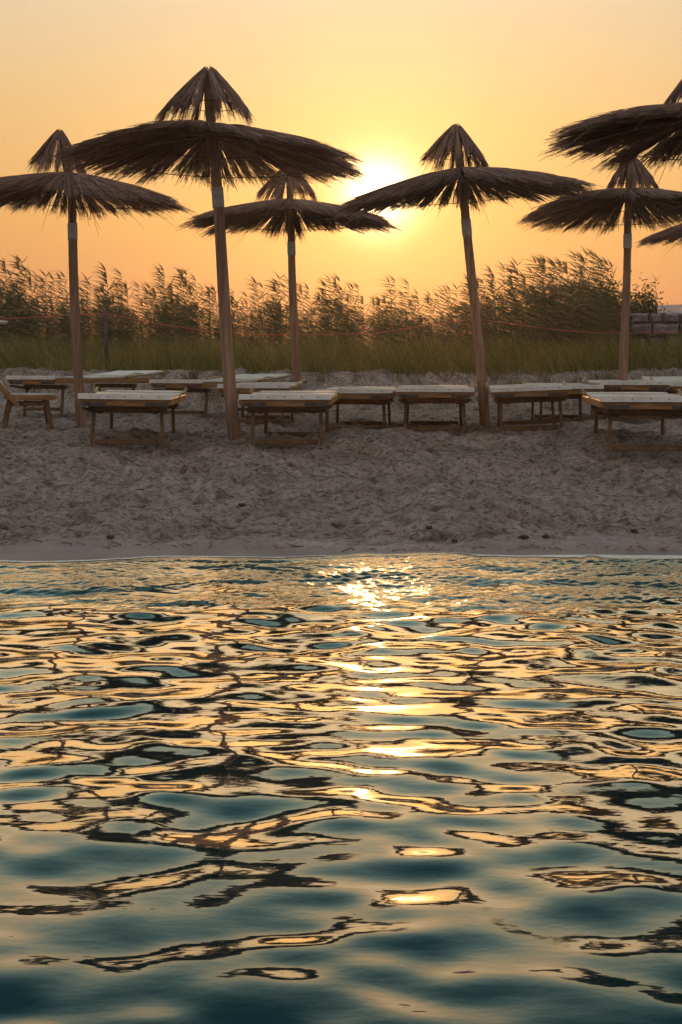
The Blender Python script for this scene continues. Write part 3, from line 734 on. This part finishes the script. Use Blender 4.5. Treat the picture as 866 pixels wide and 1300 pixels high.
leafy('dead_shrub', X_at(178, 17.0), 17.0, gz(X_at(178, 17.0), 17.0), 0.22, 0.15, 0.13, 350, 'tangle of dry twigs on the sand between the sideways back beds', mat='twig', seed=9, leaf=0.02, nst=22)

# ------------------------------------------------------------------ dry stone wall
def stone_wall():
    g = random.Random(3)
    V = []; Fs = []
    x0, x1 = X_at(770, dW), X_at(1090, dW)
    z = 0.80; row = 0
    while z < 1.74:
        hh = g.uniform(0.11, 0.24)
        x = x0 + g.uniform(-0.2, 0)
        while x < x1:
            w = g.uniform(0.16, 0.46)
            cx, cz = x + w / 2, z + hh / 2
            dy = g.uniform(-0.05, 0.05)
            n = len(V)
            sx, sy, sz = w / 2 - 0.004, 0.22, hh / 2 - 0.003
            pts = []
            for a in range(6):
                for b in range(5):
                    u = a / 5 * 2 - 1; v = b / 4 * 2 - 1
                    pu = math.copysign(abs(u) ** 0.85, u); pv = math.copysign(abs(v) ** 0.85, v)
                    e = max(abs(u), abs(v)) 
                    yy = -sy + (0.07 if e > 0.99 else (0.012 if e > 0.55 else 0)) + g.uniform(-0.012, 0.012)
                    pts.append((cx + pu * sx * (0.93 if e > .99 else 1.0) + g.uniform(-.008, .008), dW + dy + yy, cz + pv * sz + g.uniform(-.006, .006)))
            V += pts
            for a in range(5):
                for b in range(4):
                    i = n + a * 5 + b; Fs.append((i, i + 5, i + 6, i + 1))
            # sides and back as a closed skirt
            loop = [n + k * 5 for k in range(6)] + [n + 25 + k for k in range(1, 5)] + [n + k * 5 + 4 for k in range(4, -1, -1)] + [n + k for k in range(3, 0, -1)]
            m = len(V)
            V += [(V[i][0], dW + 0.25, V[i][2]) for i in loop]
            for j in range(len(loop)):
                Fs.append((loop[(j + 1) % len(loop)], loop[j], m + j, m + (j + 1) % len(loop)))
            Fs.append(tuple(range(m, m + len(loop))))
            x += w
        z += hh
    me = bpy.data.meshes.new('stone_wall'); me.from_pydata(V, [], Fs); me.update()
    o = link('stone_wall', me, M['stone'])
    tag(o, 'old dry stone wall of grey blocks at the right, behind the grass', 'wall')
stone_wall()

# far dune / hill
def hill():
    xs = np.linspace(8, 60, 70); ys = np.linspace(50, 110, 40)
    def zf(x, y):
        r = sstep(7, 15, x + 2 * vnoise(x * .1, y * .1, 81)) * sstep(50, 66, y)
        return 0.7 + 4.2 * r * (0.85 + 0.3 * vnoise(x * .15, y * .15, 82)) + 0.5 * vnoise(x * .5, y * .5, 83) * r
    return grid_mesh('hill', xs, ys, zf)
tag(link('hill', hill(), M['hill']), kind='structure')

# ------------------------------------------------------------------ rope fence
fence = empty('rope_fence', (X_at(134, 18.6), 18.6, gz(X_at(134, 18.6), 18.6)))
tag(fence, 'sagging red rope strung between thin dark posts in front of the reeds', 'fence')
ox, oy, oz = fence.location
fence_pts = []
for (px, py) in ((-230, 398), (134, 395), (605, 402), (1000, 400)):
    dd = 18.6; xx = X_at(px, dd); zt = Z_at(py, dd); zb = gz(xx, dd) - 0.2
    MB().tube([(xx - ox, 0, zb - oz), (xx - ox + 0.01, 0, (zb + zt) / 2 - oz), (xx - ox, 0, zt - oz)], [0.024, 0.022, 0.020], 8).build('post', M['iron'], fence, smooth=True)
rp = []
P = [(-230, 400), (-110, 413), (0, 405), (75, 401), (134, 398), (200, 411), (260, 420), (330, 425), (400, 425), (480, 423), (545, 412), (605, 405), (650, 411), (700, 418), (745, 422), (800, 423), (866, 421), (1000, 402)]
for i in range(len(P) - 1):
    for k in range(6):
        t = k / 6
        px = P[i][0] + (P[i + 1][0] - P[i][0]) * t; py = P[i][1] + (P[i + 1][1] - P[i][1]) * t
        rp.append((X_at(px, 18.57) - ox, -0.03 + 0.004 * math.sin(px), Z_at(py, 18.57) - oz))
MB().tube(rp, 0.0055, 6).build('rope', M['rope'], fence, smooth=True)

# ------------------------------------------------------------------ seaweed scraps on the damp sand
def scrap(px, py, w, label, seed):
    g = random.Random(seed)
    # find the distance whose ground projects to py
    lo, hi = 6.9, 12.0
    for _ in range(40):
        mid = (lo + hi) / 2
        yy = PYH + F * (CAMZ - gz(X_at(px, mid), mid)) / mid
        if yy > py: lo = mid
        else: hi = mid
    d = mid; x = X_at(px, d)
    m = MB()
    for k in range(14):
        a = g.uniform(0, 6.28); L = w * g.uniform(0.3, 0.55); c = (g.uniform(-w, w) * 0.25, g.uniform(-w, w) * 0.25)
        p = [(c[0] + math.cos(a) * L * t, c[1] + math.sin(a) * L * t, 0.004 + 0.014 * math.sin(math.pi * (t + 0.5)) * g.uniform(0.3, 1)) for t in (-0.5, -0.2, 0.2, 0.5)]
        m.tube(p, [0.002, 0.005, 0.005, 0.002], 5)
    o = m.build('seaweed', M['weed']); o.location = (x, d, gz(x, d))
    tag(o, label, 'seaweed', 'dark seaweed scraps by the waterline')
scrap(577, 689, 0.035, 'small round dark seaweed scrap nearest the water right of centre', 1)
scrap(666, 684, 0.075, 'longer dark seaweed scrap on the damp sand toward the right', 2)
scrap(692, 683, 0.055, 'dark seaweed scrap just right of the longer one', 3)
scrap(307, 643, 0.06, 'dark seaweed lump on the dry sand below the central front bed', 4)
scrap(545, 672, 0.04, 'small seaweed scrap where rough sand turns smooth near the middle', 5)
scrap(140, 684, 0.055, 'dark seaweed scrap on smooth sand at the left', 6)
scrap(805, 676, 0.045, 'small seaweed scrap on smooth sand near the right edge', 7)

g = np.random.default_rng(91)
n = 2600
x = g.uniform(-4.5, 4.5, n); y = 7.3 + 9.0 * g.random(n) ** 1.1; y[:420] = 7.05 + 0.12 * vnoise(x[:420] * 0.9, x[:420] * 0, 61) + g.normal(0, 0.035, 420); Lh = g.uniform(0.012, 0.06, n); a = g.uniform(0, math.pi, n)
zz = gbase(x, y) + lumps(x, y) + 0.004
dx, dy = np.cos(a) * Lh, np.sin(a) * Lh
x2, y2 = x + dx, y + dy; z2 = np.maximum(gbase(x2, y2) + lumps(x2, y2), zz - 0.02) + 0.005 + g.uniform(0, 0.01, n)
P = np.stack([np.stack([x, y, zz], -1), np.stack([(x + x2) / 2, (y + y2) / 2, (zz + z2) / 2 + 0.003], -1), np.stack([x2, y2, z2], -1)], 1)
tag(link('beach_litter', strand_mesh('beach_litter', P, np.repeat(g.uniform(0.0014, 0.0034, n)[:, None], 3, 1), np.clip(g.normal(0.55, 0.3, n), 0, 1)), M['thatch']),
    'scattered straw bits and twigs fallen on the sand', 'straw litter', kind='stuff')

# ------------------------------------------------------------------ air
def box_mesh(name, a, b):
    (x0, y0, z0), (x1, y1, z1) = a, b
    V = [(x0, y0, z0), (x1, y0, z0), (x1, y1, z0), (x0, y1, z0), (x0, y0, z1), (x1, y0, z1), (x1, y1, z1), (x0, y1, z1)]
    Fs = [(3, 2, 1, 0), (4, 5, 6, 7), (0, 1, 5, 4), (1, 2, 6, 5), (2, 3, 7, 6), (3, 0, 4, 7)]
    me = bpy.data.meshes.new(name); me.from_pydata(V, [], Fs); me.update(); return me
HAZE = True
if HAZE:
    m, nt, out = new_mat('haze')
    pv = N(nt, 'ShaderNodeVolumePrincipled', i_Density=0.0006, i_Anisotropy=0.80)
    pv.inputs['Color'].default_value = (0.95, 0.90, 0.85, 1)
    nt.links.new(pv.outputs[0], out.inputs['Volume'])
    hz = link('haze', box_mesh('haze', (-305, -45, -2.0), (305, 425, 6.2)), m)
    tag(hz, 'warm sunset haze over the beach', 'haze', kind='stuff')

# ------------------------------------------------------------------ sun + sky
SUN_EL = math.atan((470 - 246) / F); SUN_AZ = math.atan((481 - 433) / F)   # azimuth to the right of +Y
sd = Vector((math.sin(SUN_AZ) * math.cos(SUN_EL), math.cos(SUN_AZ) * math.cos(SUN_EL), math.sin(SUN_EL)))
sun = bpy.data.lights.new('sun', 'SUN'); sun.energy = 1.6; sun.angle = R(0.5); sun.color = (1.0, 0.46, 0.16)
so = bpy.data.objects.new('sun', sun); COL.objects.link(so)
so.rotation_euler = (-sd).to_track_quat('-Z', 'Y').to_euler(); so.location = (5, 30, 8)

w = bpy.data.worlds.new('World'); sc.world = w; w.use_nodes = True
nt = w.node_tree; nt.nodes.clear(); L = nt.links.new
out = nt.nodes.new('ShaderNodeOutputWorld')
sky = N(nt, 'ShaderNodeTexSky', sky_type='NISHITA'); sky.sun_disc = False
sky.sun_elevation = SUN_EL; sky.sun_rotation = SUN_AZ; sky.dust_density = 5.0; sky.air_density = 1.3; sky.ozone_density = 1.5
bg1 = N(nt, 'ShaderNodeBackground', i_Strength=0.006); L(sky.outputs[0], bg1.inputs[0])
tc = N(nt, 'ShaderNodeTexCoord')
sep = N(nt, 'ShaderNodeSeparateXYZ'); L(tc.outputs['Generated'], sep.inputs[0])
el = N(nt, 'ShaderNodeMath', operation='ARCSINE'); L(sep.outputs['Z'], el.inputs[0])
eln = N(nt, 'ShaderNodeMapRange'); L(el.outputs[0], eln.inputs[0]); eln.inputs[1].default_value = 0; eln.inputs[2].default_value = R(90)
# sunset haze layer of the sky, by elevation
def e(deg): return deg / 90.0
cr = ramp(nt, [(e(0), (0.54, 0.18, 0.095)), (e(3), (0.60, 0.25, 0.11)), (e(6), (0.68, 0.34, 0.115)), (e(10), (0.71, 0.445, 0.185)), (e(15), (0.70, 0.56, 0.365)),
               (e(18), (0.68, 0.53, 0.32)), (e(21.5), (0.50, 0.53, 0.39)), (e(26), (0.25, 0.40, 0.38)), (e(33), (0.11, 0.25, 0.27)), (e(46), (0.06, 0.17, 0.21)), (e(62), (0.24, 0.32, 0.38)), (e(90), (0.44, 0.46, 0.52))])
L(eln.outputs[0], cr.inputs['Fac'])
# dimmer and cooler away from the sun
dt = N(nt, 'ShaderNodeVectorMath', operation='DOT_PRODUCT'); L(tc.outputs['Generated'], dt.inputs[0]); dt.inputs[1].default_value = sd
az = N(nt, 'ShaderNodeMapRange', interpolation_type='SMOOTHSTEP'); L(dt.outputs['Value'], az.inputs[0])
az.inputs[1].default_value = -0.3; az.inputs[2].default_value = 0.85; az.inputs[3].default_value = 0.0; az.inputs[4].default_value = 1.0
back = ramp(nt, [(0, (0.42, 0.36, 0.37)), (0.15, (0.46, 0.43, 0.46)), (0.5, (0.54, 0.54, 0.60)), (1, (0.44, 0.46, 0.52))]); L(eln.outputs[0], back.inputs['Fac'])
mx = N(nt, 'ShaderNodeMix', data_type='RGBA'); L(az.outputs[0], mx.inputs[0]); L(back.outputs[0], mx.inputs[6]); L(cr.outputs[0], mx.inputs[7])
# aureole around the sun
cl = N(nt, 'ShaderNodeMath', operation='MINIMUM', i_1=0.9999999); L(dt.outputs['Value'], cl.inputs[0])
ac = N(nt, 'ShaderNodeMath', operation='ARCCOSINE'); L(cl.outputs[0], ac.inputs[0])
def glow(scale_deg, amp, color, power=1.0):
    d = N(nt, 'ShaderNodeMath', operation='DIVIDE', i_1=R(scale_deg)); L(ac.outputs[0], d.inputs[0])
    p = N(nt, 'ShaderNodeMath', operation='POWER', i_1=power); L(d.outputs[0], p.inputs[0])
    ng = N(nt, 'ShaderNodeMath', operation='MULTIPLY', i_1=-1.0); L(p.outputs[0], ng.inputs[0])
    ex = N(nt, 'ShaderNodeMath', operation='EXPONENT'); L(ng.outputs[0], ex.inputs[0])
    m_ = N(nt, 'ShaderNodeVectorMath', operation='SCALE'); m_.inputs[0].default_value = tuple(c * amp for c in color); L(ex.outputs[0], m_.inputs['Scale'])
    return m_
gl = [glow(7.0, 0.22, (1.0, 0.36, 0.0)), glow(2.9, 0.80, (1.0, 0.50, 0.14)), glow(1.22, 3.0, (1.0, 0.82, 0.50), 2.0)]
acc = mx.outputs[2]
for q in gl:
    ad = N(nt, 'ShaderNodeVectorMath', operation='ADD'); L(acc, ad.inputs[0]); L(q.outputs[0], ad.inputs[1]); acc = ad.outputs[0]
bg2 = N(nt, 'ShaderNodeBackground', i_Strength=1.0); L(acc, bg2.inputs[0])
ads = N(nt, 'ShaderNodeAddShader'); L(bg1.outputs[0], ads.inputs[0]); L(bg2.outputs[0], ads.inputs[1])
L(ads.outputs[0], out.inputs[0])

# ------------------------------------------------------------------ camera + render settings
cam = bpy.data.cameras.new('camera'); co = bpy.data.objects.new('camera', cam); COL.objects.link(co)
co.location = (0, 0, CAMZ); co.rotation_euler = (R(90), 0, 0)
cam.sensor_fit = 'HORIZONTAL'; cam.sensor_width = 36; cam.lens = 36 * F / 866
cam.shift_y = -(650 - PYH) / 866
cam.clip_start = 0.05; cam.clip_end = 2000
sc.camera = co
sc.view_settings.view_transform = 'Standard'; sc.view_settings.look = 'None'
sc.view_settings.exposure = 0.0; sc.view_settings.gamma = 1.0; sc.view_settings.use_curve_mapping = False
sc.render.engine = 'CYCLES'
c = sc.cycles
c.use_denoising = True; c.denoiser = 'OPENIMAGEDENOISE'; c.denoising_prefilter = 'FAST'
c.max_bounces = 6; c.diffuse_bounces = 2; c.glossy_bounces = 3; c.transmission_bounces = 3; c.volume_bounces = 0; c.transparent_max_bounces = 4
c.sample_clamp_indirect = 6.0; c.caustics_reflective = False; c.caustics_refractive = False
